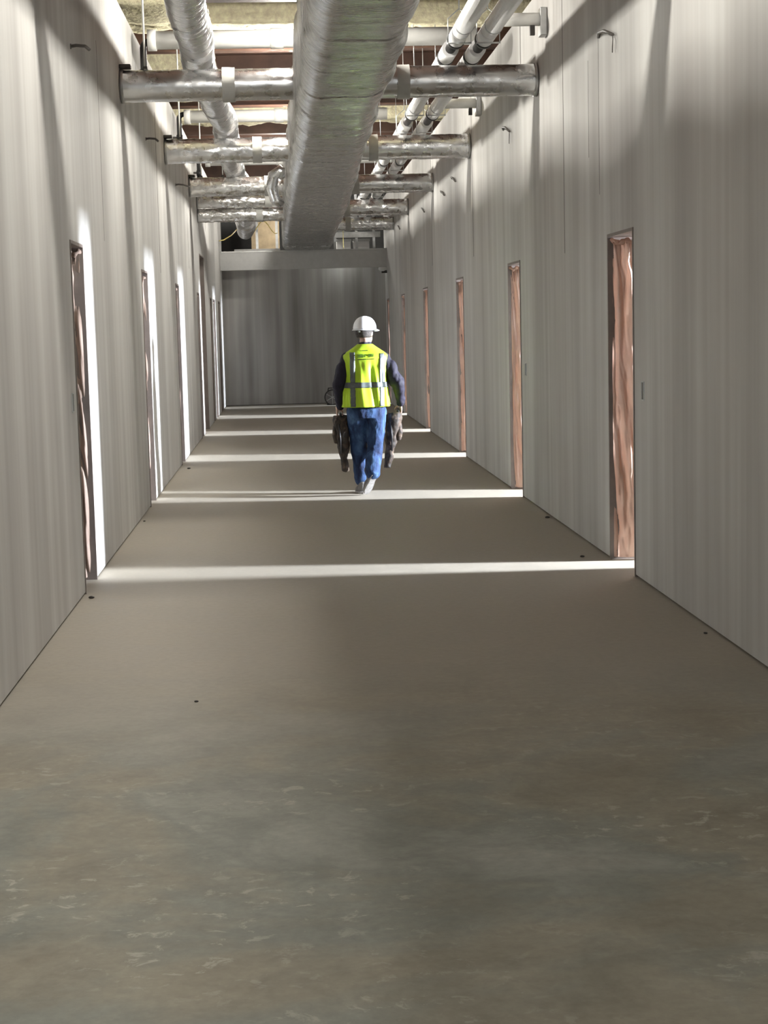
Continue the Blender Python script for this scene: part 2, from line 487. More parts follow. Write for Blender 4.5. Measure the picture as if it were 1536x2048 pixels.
# ------------------------------------------------------------------ main duct
KEYS = [(1.5,.20,.775), (8.8,.20,.78), (10,.19,.80), (11.6,.172,.82), (13.5,.168,.815), (15.9,.155,.855),
        (18.1,.125,.87), (20.6,.105,.93), (25.7,.055,.99), (30.1,.03,1.0), (35.3,.018,1.06), (36.3,.018,1.07)]
def duct_edges(y):
    for a, b_ in zip(KEYS, KEYS[1:]):
        if a[0] <= y <= b_[0]:
            t = (y-a[0])/(b_[0]-a[0]); return a[1]+(b_[1]-a[1])*t, a[2]+(b_[2]-a[2])*t
def main_duct():
    keys = KEYS
    zb, zt = 3.39, 4.18
    root = empty('main_duct', (.45, 1.5, 3.39), 'big ribbed foil-wrapped air duct running down the middle of the ceiling', 'duct')
    per = []
    rc = .15
    def section(x0, x1):
        pts = []
        for (cx, cz, a0) in ((x1-rc, zb+rc, -90), (x1-rc, zt-rc, 0), (x0+rc, zt-rc, 90), (x0+rc, zb+rc, 180)):
            for k in range(7):
                a = R(a0+90*k/6); pts.append((cx+rc*math.cos(a), cz+rc*math.sin(a)))
        # subdivide the flat bottom and the sides
        out = []
        for i, p_ in enumerate(pts):
            q = pts[(i+1) % len(pts)]
            d = math.hypot(q[0]-p_[0], q[1]-p_[1]); s_ = max(1, int(d/.05)) if d > .06 else 1
            if i in (6, 13, 20, 27): s_ = 8
            else: s_ = 1
            for j in range(s_): out.append((p_[0]+(q[0]-p_[0])*j/s_, p_[1]+(q[1]-p_[1])*j/s_))
        return out
    mb = MB(); vs = []; fs = []
    y = 1.5; ring = 0; nper = None
    ylist = []
    while y < 36.3: ylist.append(y); y += .022
    for y in ylist:
        for a, b_ in zip(keys, keys[1:]):
            if a[0] <= y <= b_[0]:
                t = (y-a[0])/(b_[0]-a[0]); x0 = a[1]+(b_[1]-a[1])*t; x1 = a[2]+(b_[2]-a[2])*t; break
        sec = section(x0, x1); nper = len(sec)
        cx, cz = (x0+x1)/2, (zb+zt)/2
        seg = (y-1.5) % 1.22
        band = -.024 if seg < .05 else (-.012*math.cos(seg/1.22*2*math.pi)+.004) + .016*noise.noise((3, y*1.1, pz))
        for k, (px, pz) in enumerate(sec):
            dx, dz = px-cx, pz-cz; L = math.hypot(dx, dz)
            wv = noise.noise((px*2, y*1.5, 7))*.12 - .10*math.sin((px-x0)/(x1-x0)*math.pi)
            r1 = noise.noise((px*1.3, (y+wv)*7, pz*1.3))*.020 + noise.noise((px*2.2, (y+wv)*19, pz*2.2+5))*.0075
            r2_ = abs(noise.noise((px*4, y*2.2, pz*4)))*.014
            d = r1+r2_*.6+band
            vs.append((px+dx/L*d-.45, y-1.5, pz+dz/L*d-3.39))
    nr = len(ylist)
    for i in range(nr-1):
        for k in range(nper):
            k2 = (k+1) % nper
            fs.append((i*nper+k, i*nper+k2, (i+1)*nper+k2, (i+1)*nper+k))
    fs.append(tuple(range(nper))); fs.append(tuple((nr-1)*nper+k for k in range(nper))[::-1])
    mb.add(vs, fs, True); mb.build('duct_wrap', M_foil_main, root)
    # three stiffening buttons and trim flange on the far end
    ec = MB().box(.0-.45, 1.09-.45, 34.78, 34.84, -.03, .0)
    ec.build('end_flange', M_collar, root)
    for xx in (.18, .54, .90):
        MB().ellipsoid((xx-.45, 33.3, -.004), .10, .20, .016).build('seal_patch', M_foil, root)
    return root
main_duct()

# ------------------------------------------------------------------ branch ducts
def crinkled(mb, x0, x1, y, z, r, seed, step=.016, n=48, amp=.006):
    vs = []; fs = []; m_ = int((x1-x0)/step)
    for i in range(m_+1):
        x = x0+(x1-x0)*i/m_
        for k in range(n):
            a = 2*math.pi*k/n
            c, s_ = math.cos(a), math.sin(a)
            d = noise.noise((x*9+seed, c*2.2, s_*2.2))*amp*1.2 + noise.noise((x*24+c*3, c*6+seed, s_*6))*amp
            d += amp*1.6*(abs(noise.noise((x*4+seed, c*1.5, s_*1.5))))
            vs.append((x, y+(r+d)*c, z+(r+d)*s_))
    for i in range(m_):
        for k in range(n):
            k2 = (k+1) % n
            fs.append((i*n+k, i*n+k2, (i+1)*n+k2, (i+1)*n+k))
    mb.add(vs, fs, True); return mb
def branch(y, z, side, r, tape_x, label, seed, xi=None, amp=.006, fm=None):
    e0_, e1_ = duct_edges(y)
    if side == 'L': x0, x1 = XL+.004, e0_+.012
    else: x0, x1 = e1_-.012, XR-.004
    root = empty('branch_duct', (x0, y, z-r), label, 'duct', 'branch ducts crossing under the deck')
    def L(mbx, name, mat):
        mbx.v = [(a-x0, b_-y, c-z+r) for a, b_, c in mbx.v]; return mbx.build(name, mat, root)
    L(crinkled(MB(), x0, x1, y, z, r, seed, amp=amp), 'foil_wrap', fm or M_foil)
    tb = MB()
    crinkled(tb, tape_x-.055, tape_x+.055, y, z, r+.012, seed+9, .02, 40, .003)
    L(tb, 'tape_band', M_tape)
    e0, e1 = (x0, x0+.03) if side == 'L' else (x1-.03, x1)
    L(MB().tube([(e0, y, z), (e1, y, z)], r+.008, 40), 'wall_collar', M_collar)
    return root
BR_Y = [9.72, 14.75, 20.05, 25.05]
LBL = ['nearest, just out of the top of the picture', 'nearest full-width one in view', 'second in view, creased', 'third in view']
nm = ['foil branch duct into the left wall, off the top edge', 'foil branch duct entering left wall, nearest the viewer, wide pale tape band',
      'foil branch duct entering left wall, second from viewer, beige-lit', 'crumpled foil branch duct entering left wall, third from viewer']
nmr = ['foil branch duct into the right wall, off the top edge', 'foil branch duct entering right wall, nearest the viewer',
       'foil branch duct entering right wall, second from viewer, brightly lit', 'foil branch duct entering right wall, third from viewer']
for i, y in enumerate(BR_Y):
    if i == 0: rr, z = .137, 3.82
    else: rr, z = [0, .135, .142, .137][i], 3.82
    branch(y, z, 'L', rr, [-.36, -.42, -.26, -.18][i], nm[i], i*7.3, xi=.16, amp=[.002,.0014,.004,.006][i], fm=[M_foil_smooth, M_foil_smooth, M_foil, M_foil_cr][i])
    branch(y, z, 'R', rr, [1.0, 1.10, 1.12, 1.12][i], nmr[i], i*5.1+40, xi=.70, amp=[.002,.0018,.003,.002][i], fm=[M_foil_smooth, M_foil_smooth, M_foil, M_foil_smooth][i])
branch(27.1, 3.76, 'L', .10, -.2, 'upper of the two stacked foil branch ducts at far left', 71, xi=.1, amp=.007, fm=M_foil_cr)
branch(27.25, 3.55, 'L', .105, -.35, 'lower of the two stacked foil branch ducts at far left', 77, xi=.1, amp=.007, fm=M_foil_cr)
branch(30.0, 3.82, 'R', .14, 1.18, 'foil branch duct entering right wall, fourth from viewer', 83, xi=.9)
branch(34.0, 3.78, 'R', .13, 1.35, 'foil branch duct entering right wall, farthest, by the end header', 91, xi=.95)
# curved take off hugging the left side of the main duct
to = empty('duct_elbow', (-.02, 23.2, 3.5), 'short bright foil elbow hugging left side of the big duct', 'duct')
MB().tube([(.10,0,.30),(.02,0,.36),(-.07,.03,.30),(-.10,.08,.15),(-.06,.15,0),(.03,.2,-.08)], [.08,.085,.085,.08,.075,.06], 24).build('foil_wrap', M_foil, to)
MB().tube([(.085,0,.315),(.045,0,.34)], .093, 24).build('tape_band', M_tape, to)

# ------------------------------------------------------------------ flexible duct on the left
def flex():
    root = empty('flexible_duct', (-.67, 5.0, 4.1), 'round silver flexible duct running along left of the big duct', 'duct')
    pts = []
    y = 5.0
    while y <= 32.2:
        x = -.67+.03*math.sin(y*.7)+.012*math.sin(y*2.3)
        z = 4.135+.012*math.sin(y*.9+1)
        if y > 27.6: z -= .55*((y-27.6)/2.6)**1.3 if y < 30.2 else .55
        pts.append((x, y, z)); y += .03
    vs = []; fs = []; n_ = 36
    for i, (x, y, z) in enumerate(pts):
        r = .148 + .006*math.sin(y*2*math.pi/.11) + .012*noise.noise((y*1.7, 3, 1))
        if y > 30: r += .03*(1-(y-30)/2.2)
        for k in range(n_):
            a = 2*math.pi*k/n_
            d = noise.noise((math.cos(a)*2, math.sin(a)*2, y*5))*.007
            vs.append((x+(r+d)*math.cos(a)+.67, y-5, z+(r+d)*math.sin(a)-4.1))
    for i in range(len(pts)-1):
        for k in range(n_):
            k2 = (k+1) % n_; fs.append((i*n_+k, i*n_+k2, (i+1)*n_+k2, (i+1)*n_+k))
    fs.append(tuple(range(n_))); fs.append(tuple((len(pts)-1)*n_+k for k in range(n_)))
    MB().add(vs, fs, True).build('sleeve', M_foil_flex, root)
    for y in (8.2, 13.2, 18.3, 23.4):
        x = -.67+.03*math.sin(y*.7)+.012*math.sin(y*2.3); z = 4.135+.012*math.sin(y*.9+1)
        MB().tube([(x+.67, y-5-.03, z-4.1), (x+.67, y-5+.03, z-4.1)], .163, 30, cap=False).build('clamp_band', M_foil, root)
flex()

# ------------------------------------------------------------------ insulated pipes on the right
SEG = [(5, 13.85), (13.9, 14.3), (14.75, 15.2), (15.45, 19.2), (19.95, 22.6), (22.75, 24.5), (24.9, 26.2), (26.5, 30.8), (31.3, 36.5)]
def pipe(x, z, label):
    root = empty('insulated_pipe', (x, 5, z), label, 'pipe', 'insulated pipes along the right wall')
    MB().tube([(0, 0, 0), (0, 32, 0)], .045, 20).build('pipe_core', M_black, root)
    for a, b_ in SEG:
        MB().tube([(0, a-5, 0), (0, b_-5, 0)], .074, 28).build('insulation', M_white, root)
    for yy in (14.28, 15.18, 19.18, 24.48, 26.18, 30.78):
        MB().tube([(0, yy-5-.03, 0), (0, yy-5+.05, 0)], .079, 28).build('end_collar', M_black, root)
    for yy in (13.6, 18.6, 23.6):
        MB().tube([(0, yy-5, 0), (0, yy-5+.03, 0)], .078, 28).build('band', M_galv, root)
pipe(1.525, 4.10, 'white insulated pipe with black collars, nearer the big duct')
pipe(1.765, 4.10, 'white insulated pipe with black collars, nearer the right wall')
ha = None
HP = [(x, y) for y in (14.0, 18.7, 20.35, 25.2, 30.2) for x in (1.525, 1.765)]
hn = {14.0: 'nearest pair of gaps', 18.7: 'second station beyond the first cross duct', 20.35: 'station just before the second cross duct', 25.2: 'fourth station down the corridor', 30.2: 'farthest station'}
for i, (x, y) in enumerate(HP):
    lab = 'wire pipe hanger on %s pipe, %s' % ('inner' if x < 1.6 else 'outer', hn[y])
    if ha is None:
        t = ha = empty('pipe_hanger', (x, y, 4.02), lab, 'hanger', 'wire hangers on the insulated pipes')
        MB().tube([(-.10,0,0),(.10,0,0)], .007, 8).build('saddle_bar', M_galv, t)
        for s_ in (-1, 1):
            MB().tube([(s_*.095,0,0),(s_*.095,0,.2),(0,0,.28)], .004, 8).build('side_wire', M_galv, t)
        MB().tube([(0,0,.28),(0,0,DECK-4.02)], .005, 8).build('rod', M_galv, t)
    else:
        t = ha.copy(); COL.objects.link(t); t.location = (x, y, 4.02); t['label'] = lab
        for ch in ha.children:
            c = ch.copy(); COL.objects.link(c); c.parent = t

# ------------------------------------------------------------------ cross pipes
for i, (y, z, r, lab) in enumerate([(16.0, 4.42, .085, 'white cross pipe under the deck, nearest one'),
                                    (21.65, 4.42, .078, 'white cross pipe under the deck, second one, brightly lit'),
                                    (27.3, 4.42, .075, 'white cross pipe under the deck, third one'),
                                    (32.6, 4.42, .075, 'white cross pipe under the deck, farthest one')]):
    root = empty('cross_pipe', (-1.2, y, z), lab, 'pipe', 'white cross pipes')
    MB().tube([(0,0,0),([3.1, 2.6, 3.1, XR+1.2][i],0,0)], r, 24).build('pipe_body', M_pvc, root)
    MB().tube([(1.15,0,0),(1.27,0,0)], r+.012, 24).build('coupling', M_pvc, root)
    MB().tube([(-.0,0,0),(.08,0,0)], r+.014, 24).build('coupling', M_pvc, root)
for y, z, lab in [(14.2, 4.24, 'short white pipe stub in right wall, nearer one, grey flange'), (18.9, 4.17, 'short white pipe stub in right wall, farther one, grey flange')]:
    root = empty('pipe_stub', (1.87, y, z), lab, 'pipe', 'pipe stubs in right wall')
    MB().tube([(0,0,0),(XR-1.87,0,0)], .055, 20).build('pipe_body', M_pvc, root)
    MB().box(XR-1.87-.06, XR-1.87-.002, -.07, .07, -.14, .09).build('flange', M_collar, root, .006)
    MB().box(XR-1.87-.14, XR-1.87-.10, -.02, .02, -.13, -.05).build('clip', M_dark, root)
# black pipes with elbow along left wall
for y, lab in [(16.3, 'black pipe with elbow by left wall, behind nearest cross duct'), (21.7, 'black pipe with elbow by left wall, behind second cross duct'), (26.5, 'black pipe with elbow by left wall, farthest')]:
    root = empty('black_pipe', (-1.27, y, 3.6), lab, 'pipe', 'black elbow pipes at left wall')
    pts = [(0,0,.40),(0,0,.8)] + [(.06-.06*math.cos(R(a)), 0, .8+.06*math.sin(R(a))) for a in (20,45,70,90)] + [(.14,0,.86)]
    MB().tube(pts, .032, 16).build('pipe_body', M_black, root)
    MB().tube([(0,0,.52),(0,0,.60)], .04, 16).build('coupling', M_black, root)
    MB().box(-.086, -.03, -.015, .015, .55, .58).build('bracket', M_dark, root)
for i, (x, y) in enumerate([(-1.14, 14.75), (-1.17, 20.05), (-1.17, 25.05), (-.85, 25.05)]):
    lab = ['thin pale hanger rod above nearest left branch duct', 'thin pale hanger rod above second left branch duct', 'thin pale hanger rod above third left duct, nearer the wall', 'thin pale hanger rod above third left duct, nearer the flexible duct'][i]
    root = empty('hanger_rod', (x, y, 3.955), lab, 'hanger', 'hanger rods above left ducts')
    MB().tube([(0,0,0),(0,0,DECK-3.955)], .009, 10).build('rod', M_pvc, root)
    MB().box(-.02,.02,-.02,.02,.012,.03).build('nut', M_dark, root)
# small junction boxes on the wall at the left duct ends
for i, y in enumerate((14.5, 19.75, 24.8)):
    bx = MB().box(XL+.002, XL+.10, y+.17, y+.27, 3.965, 4.0).build('pipe_bracket', M_dark, None, .006)
    tag(bx, ['dark bracket on left wall above nearest branch duct', 'dark bracket on left wall above second branch duct', 'dark bracket on left wall above third branch duct'][i], 'bracket', 'brackets on left wall')

# ------------------------------------------------------------------ deck beams
def ibeam(y, zb, h, mat):
    mb = MB()
    mb.box(OUT_L, OUT_R, y-.09, y+.09, zb, zb+.02).box(OUT_L, OUT_R, y-.01, y+.01, zb+.02, zb+h-.02).box(OUT_L, OUT_R, y-.09, y+.09, zb+h-.02, zb+h)
    return mb.build('ceiling_beam', mat)
bi = 0
for y in [7.0, 9.6, 12.2, 14.8, 17.3, 20.4, 22.9, 25.4, 28.9, 31.4, 34.0, 37.6, 41.0]:
    bi += 1
    o = ibeam(y, 5.02, .38, M_beam); o.name = 'trim_beam'; struct(o)
def foam_beam(y0, y1, z0, z1, lab, x0=OUT_L+.05, x1=OUT_R-.05):
    vs = []; fs = []; nx = int((x1-x0)/.05)
    prof = []
    for k in range(8): prof.append((y0, z1-(z1-z0)*k/8))
    for k in range(6): prof.append((y0+(y1-y0)*k/6, z0))
    for k in range(9): prof.append((y1, z0+(z1-z0)*k/8))
    cy, cz = (y0+y1)/2, z1
    for i in range(nx+1):
        x = x0+(x1-x0)*i/nx
        for (py, pz) in prof:
            d = .05*noise.noise((x*3, py*4, pz*4)) + .025*noise.noise((x*11, py*12, pz*12))
            v = Vector((py-cy, pz-cz)); L = v.length or 1
            vs.append((x, py+v.x/L*d, min(pz+v.y/L*d, z1)))
    m_ = len(prof)
    for i in range(nx):
        for k in range(m_-1): fs.append((i*m_+k, i*m_+k+1, (i+1)*m_+k+1, (i+1)*m_+k))
    o = MB().add(vs, fs, True).build('sprayed_foam', M_foam)
    tag(o, lab, 'insulation', 'tan foam bands under the deck'); return o
foam_beam(18.5, 19.0, 5.02, 5.40, 'tan sprayed foam band under the deck, nearest broad one')
foam_beam(27.0, 27.5, 5.02, 5.40, 'tan sprayed foam band under the deck, brightly lit second one')
foam_beam(33.0, 33.4, 5.05, 5.40, 'tan sprayed foam band under the deck, farthest one')
foam_beam(16.0, 16.25, 5.2, 5.40, 'thin tan sprayed foam band at the top edge of the picture', -2.2, .2)
# ragged foam patch along the deck at upper left
foam_beam(16.9, 18.2, 4.95, 5.40, 'ragged tan foam lump at upper left above the wall', -2.0, -1.05)
foam_beam(22.6, 23.4, 4.85, 5.40, 'ragged tan foam lump at left above the second branch duct', -1.9, -.95)

# ------------------------------------------------------------------ cable stubs poking out of the walls
def cable_stub(side, y, z, L, lab, wires=False):
    s_ = 1 if side == 'L' else -1
    x = XL if side == 'L' else XR
    root = empty('cable_stub', (x, y, z), lab, 'cable', 'cable stubs poking from the walls')
    if side == 'R': cp = [(0,.05,0),(-.025,-.10,.005),(-.03,-.32,-.02),(-.022,-.58,-.09)]
    else: cp = [(0,0,0),(.04,-.01,.004),(.10,-.02,-.003),(L,-.03,-.03)]
    MB().tube(cp, .011, 10).build('sheath', M_cable, root)
    ex, ey, ez = cp[-1]
    MB().tube([(s_*.0,0,0),(s_*.006,0,0)], .018, 12).build('grommet', M_cut, root)
    if wires:
        for k in range(3):
            MB().tube([(ex,ey+.01,ez),(ex-.004*k,ey-.02*k,ez-.035),(ex-.003*k,ey-.015*k+.02,ez-.08-.02*k)], .0035, 6).build('wire', M_cable, root)
cable_stub('R', 11.85, 3.70, .15, 'dark cable with bare wire ends poking from right wall, nearest', True)
cable_stub('R', 17.0, 3.66, .12, 'dark cable poking from right wall, before second branch duct', True)
cable_stub('R', 22.2, 3.63, .12, 'dark cable poking from right wall, upper one past the second duct')
cable_stub('R', 23.7, 3.57, .12, 'dark cable poking from right wall, lower one past the third duct')
cable_stub('R', 27.0, 3.57, .12, 'dark cable poking from right wall, by fourth branch duct')
cable_stub('R', 32.6, 3.63, .12, 'dark cable poking from right wall, farthest')
cable_stub('L', 11.3, 3.59, .13, 'dark straight cable poking from left wall, nearest')
cable_stub('L', 17.3, 3.66, .13, 'dark cable poking from left wall, before second branch duct')
cable_stub('L', 21.9, 3.59, .18, 'dark cable poking from left wall, before third branch duct')
# switch box cut-outs
for side, y, z, lab in [('R', 10.5, 1.25, 'dark switch box opening in right wall beside nearest doorway'), ('R', 15.68, 1.26, 'dark switch box opening in right wall beside second doorway'), ('L', 10.59, 1.27, 'dark switch box opening in left wall beside nearest doorway')]:
    x = XR if side == 'R' else XL
    s_ = -1 if side == 'R' else 1
    root = empty('switch_box', (x, y, z-.06), lab, 'switch box', 'switch boxes in the walls')
    MB().box(min(0, s_*.003), max(0, s_*.003), -.03, .03, 0, .11).build('back_box', M_cable, root)
    for a in ((-.036,-.03,0,.11),(.03,.036,0,.11),(-.036,.036,.11,.116),(-.036,.036,-.006,0)):
        MB().box(min(0, s_*.006), max(0, s_*.006), a[0], a[1], a[2], a[3]).build('rim', M_galv, root)

# ------------------------------------------------------------------ plastic sheets in the doorways
def sheet(side, a, b_, h, lab, seed, mat):
    """hung from the head and far jamb, blown back into the room"""
    s_ = 1 if side == 'R' else -1
    xw = XR if side == 'R' else XL
    root = empty('plastic_sheet', (xw+s_*.02, b_-.02, 0), lab, 'plastic sheet', 'brown plastic sheets in the doorways')
    path = [(0.0, 0.0), (.05, -.05), (.11, -.085), (.19, -.10), (.30, -.10), (.42, -.05)]
    if side == 'L': path = [(0.0, 0.0), (.06, -.02), (.12, -.03), (.19, -.035), (.28, -.03), (.40, -.02)]
    nu, nv = 44, 150
    H_ = h-.045
    rows = []
    for j in range(nv+1):
        v = j/nv; z = .02 + (H_-.02)*v
        row = []
        for i in range(nu+1):
            u = i/nu*(len(path)-1); k_ = min(int(u), len(path)-2); t = u-k_
            px = path[k_][0]+(path[k_+1][0]-path[k_][0])*t; py = path[k_][1]+(path[k_+1][1]-path[k_][1])*t
            q = i/nu
            amp = .022*min(1, q*8+.15)
            tw = 2.4*math.sin(v*2.2+seed)
            f = math.sin(q*26+v*9+tw+seed) * .55 + math.sin(q*47-v*14+seed*2)*.28*(1 if v < .5 else .6) + noise.noise((q*5+seed, v*9, seed))*.8
            cr1 = q*3.2+v*3.4*(1 if side == 'R' else -1)+.35*noise.noise((q*3, v*4, seed+3))
            f += -.9*(1-abs(math.sin(cr1*3.1+seed)))**2 - .5*(1-abs(math.sin(cr1*6.7+seed*2)))**2
            near_top = max(0, (v-.90)/.10)
            f += near_top*math.sin(q*70+v*60)*.9
            pinch = 1-.18*math.exp(-((v-.93)/.03)**2)
            bx_ = px*pinch + .012*math.sin(v*7+seed)*min(1, q*6)
            row.append((s_*bx_, py + f*amp*-1, z + .012*noise.noise((q*8, seed, 1))*(1-v)))
        rows.append(row)
    vs = [p_ for r_ in rows for p_ in r_]; fs = []
    w = nu+1
    for j in range(nv):
        for i in range(nu): fs.append((j*w+i, j*w+i+1, (j+1)*w+i+1, (j+1)*w+i))
    MB().add(vs, fs, True).build('curtain', mat, root, fix=False)
    # bunched and taped top edge
    kn = MB(); pts = []; rs = []
    for i in range(31):
        q = i/30
        u = q*(len(path)-1); k_ = min(int(u), len(path)-2); t = u-k_
        px = path[k_][0]+(path[k_+1][0]-path[k_][0])*t; py = path[k_][1]+(path[k_+1][1]-path[k_][1])*t
        pts.append((s_*px, py-.006+.008*math.sin(q*40+seed), H_-.01+.012*math.sin(q*23+seed))); rs.append(.016+.007*math.sin(q*55+seed))
    kn.tube(pts, rs, 10); kn.build('bunched_top', mat, root)
ords = ['nearest', 'second', 'third', 'fourth', 'fifth', 'farthest']
lookR = ['glossy copper-brown, strongly creased', 'coppery with bright diagonal folds', 'dull brown with faint folds', 'narrow reddish brown', 'narrow dark brown', 'thin grey-brown']
for i, (a, b_, h) in enumerate(R_OPEN):
    sheet('R', a, b_, h, '%s plastic sheet hanging in the %s right doorway' % (lookR[i], ords[i]), 1.7*i+.4, M_plastic)
lo_ = ['nearest', 'second', 'third', 'fourth', None, 'fifth', 'sixth', 'farthest']
lookL = ['greyish brown, knotted near its top', 'brown twisted', 'thin dusky brown', 'thin grey-brown', None, 'narrow pinkish brown', 'narrow dark brown', 'narrow bluish-lit']
for i, (a, b_, h) in enumerate(L_OPEN):
    if i == 4: continue
    sheet('L', a, b_, h, '%s plastic sheet hanging in the %s left doorway' % (lookL[i], lo_[i]), 1.3*i+2.2, M_plastic_l)
# dark panels standing in for the dark interior of the tall left opening
dl = empty('door_panel', (XL-.10, 27.42, 0), 'tall dark brown panel standing in for the dark interior of the high left opening', 'panel')
MB().box(-.03, .03, 0, 1.26, .02, 2.28).build('panel_body', M_deck, dl, .004)
MB().box(-.03, .03, 0, 1.26, 2.32, 2.90).build('transom_panel', M_frame, dl, .004)

# ------------------------------------------------------------------ clutter above the end header
pl = empty('plywood_panel', (-.42, 40.6, 3.4), 'brown plywood sheet standing above the end header, left of big duct', 'plywood')
MB().box(-.32, .36, 0, .03, 0, 1.1).build('sheet', M_ply, pl)
for x, y, lab in [(-.58, 39.0, 'white metal stud above the end header, left of the plywood'), (-.12, 39.0, 'bright metal stud above the end header, right of the plywood'), (1.22, 38.6, 'dark metal stud above the header, beside the big duct end'), (1.72, 38.6, 'dark metal stud above the header, middle of the grey frame'), (2.12, 38.6, 'dark metal stud above the header, nearest right wall')]:
    root = empty('metal_stud', (x, y, 3.4), lab, 'stud', 'metal studs above the header')
    MB().box(-.02,.02,-.03,.03,0,1.9).build('stud_web', M_galv, root)
    MB().box(-.03,.03,-.032,-.03,0,1.9).build('flange', M_galv, root)
bo = empty('stud_track', (-1.0, 38.5, 3.4), 'bright white floor track above header at left', 'track')
MB().box(-.1, .95, -.1, .3, 0, .13).build('track', M_white, bo)
for x0, x1, lab in [(1.28, 1.62, 'pale grey duct box above header, left one of two'), (1.68, 2.06, 'pale grey duct box above header, right one of two')]:
    root = empty('duct_box', (x0, 39.4, 3.4), lab, 'duct', 'pale duct boxes above header')
    MB().box(0, x1-x0, 0, .4, 0, .34).build('box_body', M_white, root, .01)
    MB().box(-.01, x1-x0+.01, -.02, 0, .3, .36).build('rail', M_collar, root)
cr_ = empty('cross_rail', (1.1, 38.545, 3.75), 'dark horizontal rail across studs above the header', 'rail')
MB().box(0, 1.17, -.02, .02, 0, .12).build('rail_web', M_collar, cr_)
MB().box(0, 1.17, -.04, .04, .12, .125).build('rail_lip', M_galv, cr_)
wb = empty('white_wrap', (1.15, 38.53, 3.93), 'small white wrapped bundle beside the end of the big duct', 'bundle')
MB().capsule((0,0,0),(.4,0,.02),.05,.06).build('wrap', M_white, wb)
MB().tube([(.1,0,0),(.13,0,0)], .063, 20).build('tie', M_tape, wb)
yc = MB().tube([(-.95+.06*k, 37.5+.04*k, 3.85+.28*math.sin(math.pi*(.5+k/9.0))**2) for k in range(15)], .012, 8)
tag(yc.build('yellow_cable', M_ycable), 'pale yellow cable looping above the end header near plywood', 'cable')
yc = MB().tube([(XL+.014, 35.95, 3.60), (-1.25, 36.0, 3.62), (-1.1, 36.6, 3.75), (-.95, 37.2, 3.95), (-.88, 37.6, 4.1)], .012, 8)
tag(yc.build('yellow_cable', M_ycable), 'straight pale cable rising from left wall near the header', 'cable')
# white fixture at the right end of the header
cf = empty('corner_bracket', (XR-.10, YEND-.68, 2.86), 'small pale round fitting under right end of the header', 'fitting')
MB().ellipsoid((0,0,.1), .09, .08, .06).build('dome', M_white, cf)
MB().box(-.02,.10,-.01,.02,0,.06).build('clip', M_dark, cf)

# ------------------------------------------------------------------ small machine on the floor by the end wall
fm = empty('floor_blower', (1.0, 36.5, 0), 'small dark-rimmed round grey blower on floor against the end wall', 'blower')
MB().tube([(0,-.12,.17),(0,.12,.17)], .16, 28).build('drum', simple('blower_grey', (.22,.21,.21), .5), fm)
tor = MB(); pts = [(.165*math.cos(R(a)), -.125, .17+.165*math.sin(R(a))) for a in range(0, 361, 12)]
tor.tube(pts, .012, 8).build('rim', M_black, fm)
gr = MB()
for a in (30, 90, 150): gr.tube([(.15*math.cos(R(a)), -.128, .17+.15*math.sin(R(a))), (-.15*math.cos(R(a)), -.128, .17-.15*math.sin(R(a)))], .008, 6)
gr.build('grille', M_galv, fm)
MB().tube([(-.09,0,.31),(-.08,0,.37),(.08,0,.37),(.09,0,.31)], .014, 8).build('handle', M_black, fm)
MB().box(-.12,.12,-.1,.1,0,.03).build('foot', M_black, fm)

# ------------------------------------------------------------------ floor debris
for x, y, s_, lab in [(-1.24, 20.5, .022, 'dark crumb of debris on floor by left wall, far'), (XL+.06, 10.62, .02, 'dark scrap on floor beside nearest left door jamb'),
                      (XR-.05, 14.2, .022, 'dark lump of debris at foot of right wall between doorways'), (2.10, 11.75, .018, 'thin scrap on floor before the nearest right doorway'),
                      (-.46, 7.5, .010, 'tiny dark crumb on open floor at left'), (XL+.04, 14.9, .012, 'tiny lump at foot of left wall'),(XR-.06, 8.7, .012, 'tiny lump at foot of right wall, near viewer')]:
    mb = MB(); mb.ellipsoid((0,0,s_*.35), s_, s_*.8, s_*.45, 10, 7)
    mb.v = [(a*(1+.35*noise.noise((a*60+x, b_*60, c*60))), b_*(1+.35*noise.noise((b_*70, a*60+y, 1))), c) for a, b_, c in mb.v]
    o = mb.build('debris', M_dark); o.location = (x, y, 0); tag(o, lab, 'debris', 'debris scraps on the floor')

